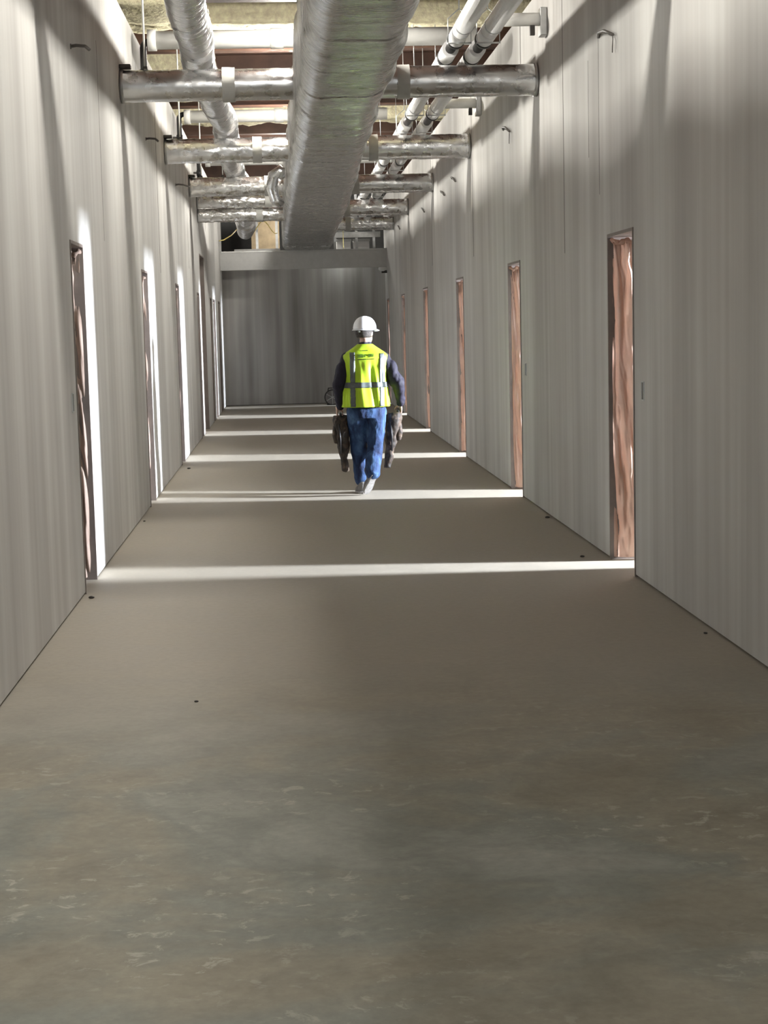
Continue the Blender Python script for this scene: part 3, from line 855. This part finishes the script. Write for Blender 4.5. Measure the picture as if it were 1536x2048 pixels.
# ------------------------------------------------------------------ the person
def build_person(loc):
    P = empty('person', loc, 'person walking away in white hard hat, lime safety vest and blue jeans', 'person')
    skin = simple('skin', (.55,.36,.29), .5, nscale=20, var=.1)
    navy = simple('navy_shirt', (.009,.007,.022), .75, nscale=25, var=.4, bmp=.5, bscale=45, bdist=.006)
    def denim():
        m_, nt, b = newmat('denim'); v = mapped(nt, (1,1,1))
        f = noise_n(nt, mapped(nt, (6, 6, 2.2)), 1.6, 5, .6, .5)
        c = ramp(nt, f, [(.36, (.006,.013,.05)), (.52, (.025,.062,.16)), (.68, (.085,.17,.33))])
        nt.links.new(c, b.inputs['Base Color']); b.inputs['Roughness'].default_value = .85
        bump(nt, b, noise_n(nt, v, 14, 5, .6, .6), .6, .02); return m_
    den = denim()
    # body ------------------------------------------------------
    B = MB()
    B.rings([(0,.0,.82,.15,.10),(0,0,.92,.165,.11),(0,0,1.05,.15,.105),(0,0,1.22,.165,.11),(0,0,1.36,.175,.10),(0,0,1.43,.13,.08),(0,0,1.47,.07,.06)])
    B.capsule((0,.0,1.42),(.005,.02,1.56),.06,.055)
    hy = R(-32)
    def hrot(p_, c=(.005,.03,1.63)):
        x, y, z = p_; return (c[0]+x*math.cos(hy)-y*math.sin(hy), c[1]+x*math.sin(hy)+y*math.cos(hy), c[2]+z)
    hb = MB(); hb.ellipsoid((0,0,.03), .076, .096, .105); hb.ellipsoid((0,.035,-.045), .056, .062, .07)
    hb.capsule((0,.095,.01),(0,.112,-.025),.009,.013)          # nose
    hb.ellipsoid((0,.088,-.055), .022, .012, .008)            # mouth
    hb.ellipsoid((.03,.083,.02), .013,.01,.008); hb.ellipsoid((-.03,.083,.02), .013,.01,.008)
    hb.ellipsoid((.079,-.005,0), .012,.02,.032); hb.ellipsoid((-.079,-.005,0), .012,.02,.032)
    hb.v = [hrot(p_) for p_ in hb.v]; B.add(hb.v, hb.f, True)
    arms = {-1: [(-.175,0,1.375),(-.275,-.05,1.12),(-.262,.06,.905)], 1: [(.175,0,1.375),(.325,-.05,1.13),(.350,.06,.925)]}
    grip = {-1: (-.262,.10,.825), 1: (.325,.10,.84)}
    for s_ in (-1, 1):
        a, e, w = arms[s_]
        B.capsule(a, e, .052, .042); B.capsule(e, w, .042, .028)
        gx, gy, gz = grip[s_]
        def G(x, y, z): return (gx+s_*x, gy+y, gz+z)
        B.capsule(w, G(.022,0,.06), .026, .026)
        B.capsule(G(.026,-.022,.065), G(.033,-.028,.02), .014, .013); B.capsule(G(.026,.0,.065), G(.034,0,.018), .015, .014); B.capsule(G(.026,.022,.065), G(.033,.028,.02), .014, .013)
        for k, yy in enumerate((-.036, -.012, .012, .036)):
            q = (.86, .97, 1.0, .93)[k]; r = .0092
            ch = [(.034,yy,.02),(.033,yy*.98,-.018*q),(.010,yy*.96,-.031*q),(-.018,yy*.95,-.022*q),(-.024,yy*.95,-.002)]
            for c0, c1 in zip(ch, ch[1:]): B.capsule(G(*c0), G(*c1), r, r*.93, 10); r *= .93
        th = [(.020,.035,.06),(.0,.05,.042),(-.018,.046,.026),(-.024,.03,.016)]
        for c0, c1 in zip(th, th[1:]): B.capsule(G(*c0), G(*c1), .0125, .0105, 10)
    LL = [(-.098,0,.86),(-.082,.10,.48),(-.045,.16,.11)]; RL = [(.098,0,.86),(.078,-.01,.48),(.036,-.17,.22)]
    for q in (LL, RL):
        B.capsule(q[0], q[1], .075, .055); B.capsule(q[1], q[2], .055, .038)
    B.capsule((-.055,.15,.08),(-.062,.27,.045),.032,.022)
    B.capsule((.036,-.15,.21),(-.005,-.065,.11),.034,.022)
    remesh(B, 'body', .0045, skin, P, smooth=3)
    # hair -------------------------------------------------------
    Hh = MB(); Hh.ellipsoid((0,-.014,.03), .083, .094, .095)
    Hh.v = [hrot(p_) for p_ in Hh.v if True]
    ho = MB()
    # only the back and sides
    hm = MB(); n_ = 26
    vs = []; fs = []
    for j in range(11):
        ph = R(-38+j*9)
        for i in range(n_):
            th = R(168+i*(204/(n_-1)))
            rr = 1.0+.03*noise.noise((i*.7, j*.7, 2))
            vs.append(hrot((.083*rr*math.cos(ph)*math.cos(th), -.008+.1*rr*math.cos(ph)*math.sin(th), .03+.108*rr*math.sin(ph))))
    for j in range(10):
        for i in range(n_-1): fs.append((j*n_+i, j*n_+i+1, (j+1)*n_+i+1, (j+1)*n_+i))
    ho.add(vs, fs, True)
    hair = ho.build('hair', simple('grey_hair', (.06,.05,.045), .8, nscale=60, var=.5, bmp=.6, bscale=120), P)
    sl = hair.modifiers.new('s', 'SOLIDIFY'); sl.thickness = .008; sl.offset = 1
    # shirt -------------------------------------------------------
    S = MB()
    S.rings([(0,0,.90,.165,.115),(0,0,1.05,.165,.12),(0,0,1.22,.18,.125),(0,0,1.36,.195,.115),(0,0,1.43,.15,.095),(0,0,1.48,.085,.075),(0,.005,1.52,.066,.066)])
    S.rings([(0,.005,1.45,.075,.07),(.003,.012,1.545,.066,.07)])
    for s_ in (-1, 1):
        a, e, w = arms[s_]
        S.capsule(a, e, .074, .066); S.capsule(e, w, .066, .043)
        mid = [(x+y)/2 for x, y in zip(a, e)]
        S.ellipsoid((mid[0]+s_*.02, mid[1]-.01, mid[2]-.03), .062, .07, .14)
    # loose fabric at the right cuff
    S.ellipsoid((.352,.045,.965), .052,.05,.045)
    remesh(S, 'shirt', .008, navy, P, 3, lambda c: .007*noise.noise((c.x*16, c.y*16, c.z*11))+.004*noise.noise((c.x*35, c.y*35, c.z*24)))
    # jeans -------------------------------------------------------
    J = MB()
    J.rings([(0,0,.78,.19,.125),(0,0,.86,.197,.138),(0,0,.95,.182,.125),(0,0,.985,.175,.118)], p=2.3)
    J.capsule((-.098,0,.84), LL[1], .108, .086); J.capsule(LL[1], (-.050,.15,.14), .086, .080)
    J.capsule((.098,0,.84), RL[1], .108, .084); J.capsule(RL[1], (.040,-.15,.24), .084, .078)
    jm = remesh(J, 'jeans', .009, den, P, 3, lambda c: .010*noise.noise((c.x*11, c.y*11, c.z*9+3))+.005*noise.noise((c.x*26, c.y*26, c.z*22)))
    pk = MB().box(-.03,.03,-.004,.004,-.012,.012); 
    po = pk.build('label_patch', simple('leather_patch', (.55,.35,.26), .6), jm); po.location = (.115,-.128,.905); po.rotation_euler = (0,R(-12),R(14))
    # shoes -------------------------------------------------------
    shoe = simple('dusty_shoe', (.19,.18,.17), .75, nscale=20, var=.3)
    sole = simple('pale_sole', (.30,.285,.27), .7, nscale=30, var=.3)
    def mkshoe(M_):
        u = MB(); u.ellipsoid((0,.0,.055), .042,.06,.05); u.ellipsoid((0,.09,.04), .047,.085,.038); u.ellipsoid((0,.15,.032), .044,.05,.028); u.capsule((0,-.01,.07),(0,-.02,.12),.044,.046)
        u.v = [tuple(M_ @ Vector(p_)) for p_ in u.v]
        so = remesh(u, 'shoe', .007, shoe, P, 3)
        vs = []; fs = []
        out = [(.036,-.065),(.042,-.03),(.036,.03),(.046,.09),(.046,.15),(.028,.195),(0,.21),(-.028,.195),(-.046,.15),(-.046,.09),(-.036,.03),(-.042,-.03),(-.036,-.065),(0,-.078)]
        for z in (0, .022):
            for x, y in out: vs.append(tuple(M_ @ Vector((x, y, z))))
        n2 = len(out)
        fs = [tuple(range(n2))[::-1], tuple(range(n2, 2*n2))] + [(i, (i+1) % n2, n2+(i+1) % n2, n2+i) for i in range(n2)]
        MB().add(vs, fs).build('sole', sole, so, .004)
    mkshoe(Matrix.Translation((-.058,.14,0)) @ Matrix.Rotation(R(8), 4, 'Z'))
    # trailing foot: heel lifted, toe on the ground
    mkshoe(Matrix.Translation((.040,-.17,.165)) @ Matrix.Rotation(R(30), 4, 'Z') @ Matrix.Rotation(R(-50), 4, 'X'))
    # vest -------------------------------------------------------
    secs = [(.895,.238,.170),(.95,.235,.168),(1.05,.226,.162),(1.15,.217,.158),(1.25,.212,.155),(1.33,.220,.150),(1.38,.232,.142),(1.415,.228,.128),(1.445,.192,.108),(1.475,.145,.092),(1.50,.105,.083),(1.525,.075,.077)]
    def vpt(th, z, off=0.0):
        for a, b_ in zip(secs, secs[1:]):
            if a[0] <= z <= b_[0] + 1e-6:
                t = (z-a[0])/(b_[0]-a[0]); rx = a[1]+(b_[1]-a[1])*t; ry = a[2]+(b_[2]-a[2])*t; break
        c, q = math.cos(th), math.sin(th); e = 2/2.5
        x = rx*math.copysign(abs(c)**e, c); y = ry*math.copysign(abs(q)**e, q)
        env = max(0, min(1, (1.40-z)/.15)); 
        f = .010*math.sin(th*11+math.sin(z*7)*1.1)*env + .005*math.sin(th*23+z*9)*env
        f += .006*noise.noise((x*9, y*9, z*7))
        L = math.hypot(x, y)
        k_ = 1+(f+off)/L
        return (x*k_-.012*(1.4-z), y*k_+.0, z)
    def patch(t0, t1, z0, z1, nt_, nz, off, name, mat, parent, closed=False, thick=.003):
        vs = []; fs = []
        for j in range(nz+1):
            for i in range(nt_+(0 if closed else 1)):
                th0, th1 = t0(z0+(z1-z0)*j/nz), t1(z0+(z1-z0)*j/nz)
                vs.append(vpt(th0+(th1-th0)*i/nt_, z0+(z1-z0)*j/nz, off))
        w = nt_ if closed else nt_+1
        for j in range(nz):
            for i in range(nt_):
                i2 = (i+1) % w if closed else i+1
                fs.append((j*w+i, j*w+i2, (j+1)*w+i2, (j+1)*w+i))
        o = MB().add(vs, fs, True).build(name, mat, parent, fix=False)
        sd = o.modifiers.new('s', 'SOLIDIFY'); sd.thickness = thick; sd.offset = 0
        return o
    hv = simple('lime_fabric', (.50,.74,.03), .6, nscale=6, var=.12, bmp=.3, bscale=10, bdist=.01)
    vest = patch(lambda z: 0, lambda z: 2*math.pi, .895, 1.525, 150, 60, 0, 'safety_vest', hv, P, True)
    refl = simple('reflective_tape', (.12,.14,.135), .5, 0, nscale=30, var=.2)
    def thx(x, back=True):    # angle on the back where the vest reaches x
        def f(z):
            best = None
            for k_ in range(181):
                th = math.pi + math.pi*k_/180
                d = abs(vpt(th, z)[0]+.012*(1.4-z)-x)
                if best is None or d < best[0]: best = (d, th)
            return best[1]
        return f
    patch(thx(-.155), thx(-.105), .90, 1.445, 5, 40, .005, 'reflective_stripe', refl, vest)
    patch(thx(.135), thx(.180), .90, 1.43, 5, 40, .005, 'reflective_stripe', refl, vest)
    patch(lambda z: 0, lambda z: 2*math.pi, 1.09, 1.145, 150, 5, .0065, 'reflective_stripe', refl, vest, True)
    # faded, unreadable print across the shoulders with a broken bar under it
    ink = simple('vest_print', (.12,.26,.03), .7)
    ink2 = simple('vest_print_dark', (.012,.02,.012), .7)
    def ycurve(x, z): return vpt(thx(x)(z), z, .006)[1]
    lt = MB(); rnd = random.Random(3)
    def stroke(x0, z0, x1, z1, w):
        ya = ycurve((x0+x1)/2, (z0+z1)/2)
        lt.box(min(x0,x1)-w/2, max(x0,x1)+w/2, ya-.002, ya+.004, min(z0,z1)-w/2, max(z0,z1)+w/2)
    x = -.085
    while x < .085:
        if abs(x-.012) > .012:
            stroke(x, 1.395, x, 1.425, .004)
            k_ = rnd.choice((0, 1, 2))
            for zz in ((1.395,), (1.41,), (1.425, 1.41))[k_]: stroke(x, zz, x+.007, zz, .004)
            if rnd.random() < .5: stroke(x+.008, 1.397, x+.008, 1.423, .003)
        x += .0145
    lt.build('print', ink, vest)
    l2 = MB(); lt = l2
    for a, b_ in ((-.082,-.02),(-.012,.0),(.012,.082)):
        k_ = a
        while k_ < b_: stroke(k_, 1.376, min(k_+.01, b_), 1.376, .006); k_ += .01
    stroke(-.03, 1.462, .02, 1.462, .006)
    l2.build('print_bar', ink2, vest)
    # hard hat -------------------------------------------------------
    hat = simple('hard_hat_white', (.86,.86,.88), .3, var=.03, bmp=0)
    hm = MB(); vs = []; fs = []; n_ = 48
    cz = .045
    for j in range(17):
        ph = R(90*j/16)
        for i in range(n_):
            th = 2*math.pi*i/n_
            ridge = 1+.03*math.exp(-(math.cos(th)*math.cos(ph)/.13)**2)*(math.sin(ph)**.5 if ph > 0 else 0)
            k_ = max(math.cos(ph)**.82, .002)
            vs.append(hrot((.113*k_*math.cos(th), -.0+.135*k_*math.sin(th), cz+.128*math.sin(ph)*ridge)))
    for j in range(16):
        for i in range(n_): fs.append((j*n_+i, j*n_+(i+1) % n_, (j+1)*n_+(i+1) % n_, (j+1)*n_+i))
    hm.add(vs, fs, True)
    ho_ = hm.build('hard_hat', hat, P); sd = ho_.modifiers.new('s', 'SOLIDIFY'); sd.thickness = .004
    bm_ = MB(); vs = []; fs = []
    for i in range(n_):
        th = 2*math.pi*i/n_; fr_ = max(0, math.sin(th))**2
        for (e, dz) in ((0, 0), (.012+.045*fr_, -.008-.014*fr_), (.012+.045*fr_, -.012-.014*fr_), (0, -.006)):
            vs.append(hrot(((.112+e)*math.cos(th), (.134+e)*math.sin(th), cz+dz)))
    for i in range(n_):
        i2 = (i+1) % n_
        for k_ in range(4): fs.append((i*4+k_, i2*4+k_, i2*4+(k_+1) % 4, i*4+(k_+1) % 4))
    bm_.add(vs, fs, True); bm_.build('brim', hat, ho_)
    sb = MB(); pts = [hrot((.088*math.cos(R(a)), .104*math.sin(R(a)), .03)) for a in range(0, 361, 10)]
    sb.tube(pts, .010, 8).build('headband', M_black, ho_)
    MB().ellipsoid(hrot((.0,-.112,.022)), .016,.012,.012).build('ratchet_knob', M_galv, ho_)
    return P, grip
PX, PY = .80, 16.70
P, grip = build_person((PX, PY, 0))
# work bags carried one in each hand
def camo():
    m_, nt, b = newmat('mottled_canvas'); v = mapped(nt, (1,1,.7))
    f = noise_n(nt, v, 13, 5, .65, .8)
    c = ramp(nt, f, [(.36, (.012,.010,.008)), (.50, (.035,.024,.017)), (.60, (.10,.066,.045)), (.70, (.20,.17,.125))])
    nt.links.new(c, b.inputs['Base Color']); b.inputs['Roughness'].default_value = .7
    bump(nt, b, noise_n(nt, v, 30), .5, .01); return m_
M_camo = camo()
def bag(s_, lab, dx_top, dx_bot):
    gx, gy, gz = grip[s_]
    root = empty('tool_bag', (PX+gx, PY+gy, .20), lab, 'bag', 'mottled bags carried by the person')
    zt = gz-.20
    mb = MB()
    secs = []
    prof = [(-.02,.076,.10),(-.06,.080,.12),(-.14,.076,.13),(-.24,.068,.125),(-.34,.056,.11),(-.40,.046,.095),(-.46,.038,.075),(-.53,.036,.065),(-.585,.036,.06)]
    for dz, rx, ry in prof:
        t = (-dz-.02)/.565
        secs.append((dx_top+(dx_bot-dx_top)*t, 0, zt+dz, rx, ry))
    mb.rings(secs, 24, True, 2.6)
    remesh(mb, 'bag_body', .009, M_camo, root, 2, lambda c: .016*noise.noise((c.x*13, c.y*13, c.z*9+s_))+.007*noise.noise((c.x*33, c.y*33, c.z*26)))
    hp = [(dx_top*.3,-.09,zt-.05),(0,-.08,zt-.015),(0,-.055,zt),(0,.055,zt),(0,.08,zt-.015),(dx_top*.3,.09,zt-.05)]
    MB().tube(hp, .011, 12).build('handle', M_black, root)
    x2 = dx_top+(dx_bot-dx_top)*.25
    pc = MB().rings([(x2+s_*.05,-.03,zt-.30,.03,.05),(x2+s_*.06,-.03,zt-.22,.04,.07),(x2+s_*.055,-.03,zt-.12,.035,.06)], 18, True, 3)
    remesh(pc, 'side_pouch', .008, M_camo, root, 3)
    MB().tube([(x2-.03,-.12,zt-.1),(x2-.02,-.135,zt-.25),(x2-.02,-.12,zt-.40)], .008, 8).build('strap', M_black, root)
    # dark hanging cloth beside the leg
    fl = MB().rings([(dx_bot*1.15-s_*.02,.06,.12-.20+.20*0+.06,.045,.03),(dx_bot*1.1-s_*.02,.06,.30,.05,.035),(dx_bot-s_*.02,.05,zt-.15,.045,.04)], 18, True, 3)
    return root
bag(-1, 'mottled brown tapered bag in left hand, paler with curled strap', -.00, .035)
bag(1, 'mottled dark brown tapered bag in right hand', -.035, -.12)
SC.render.film_transparent = False
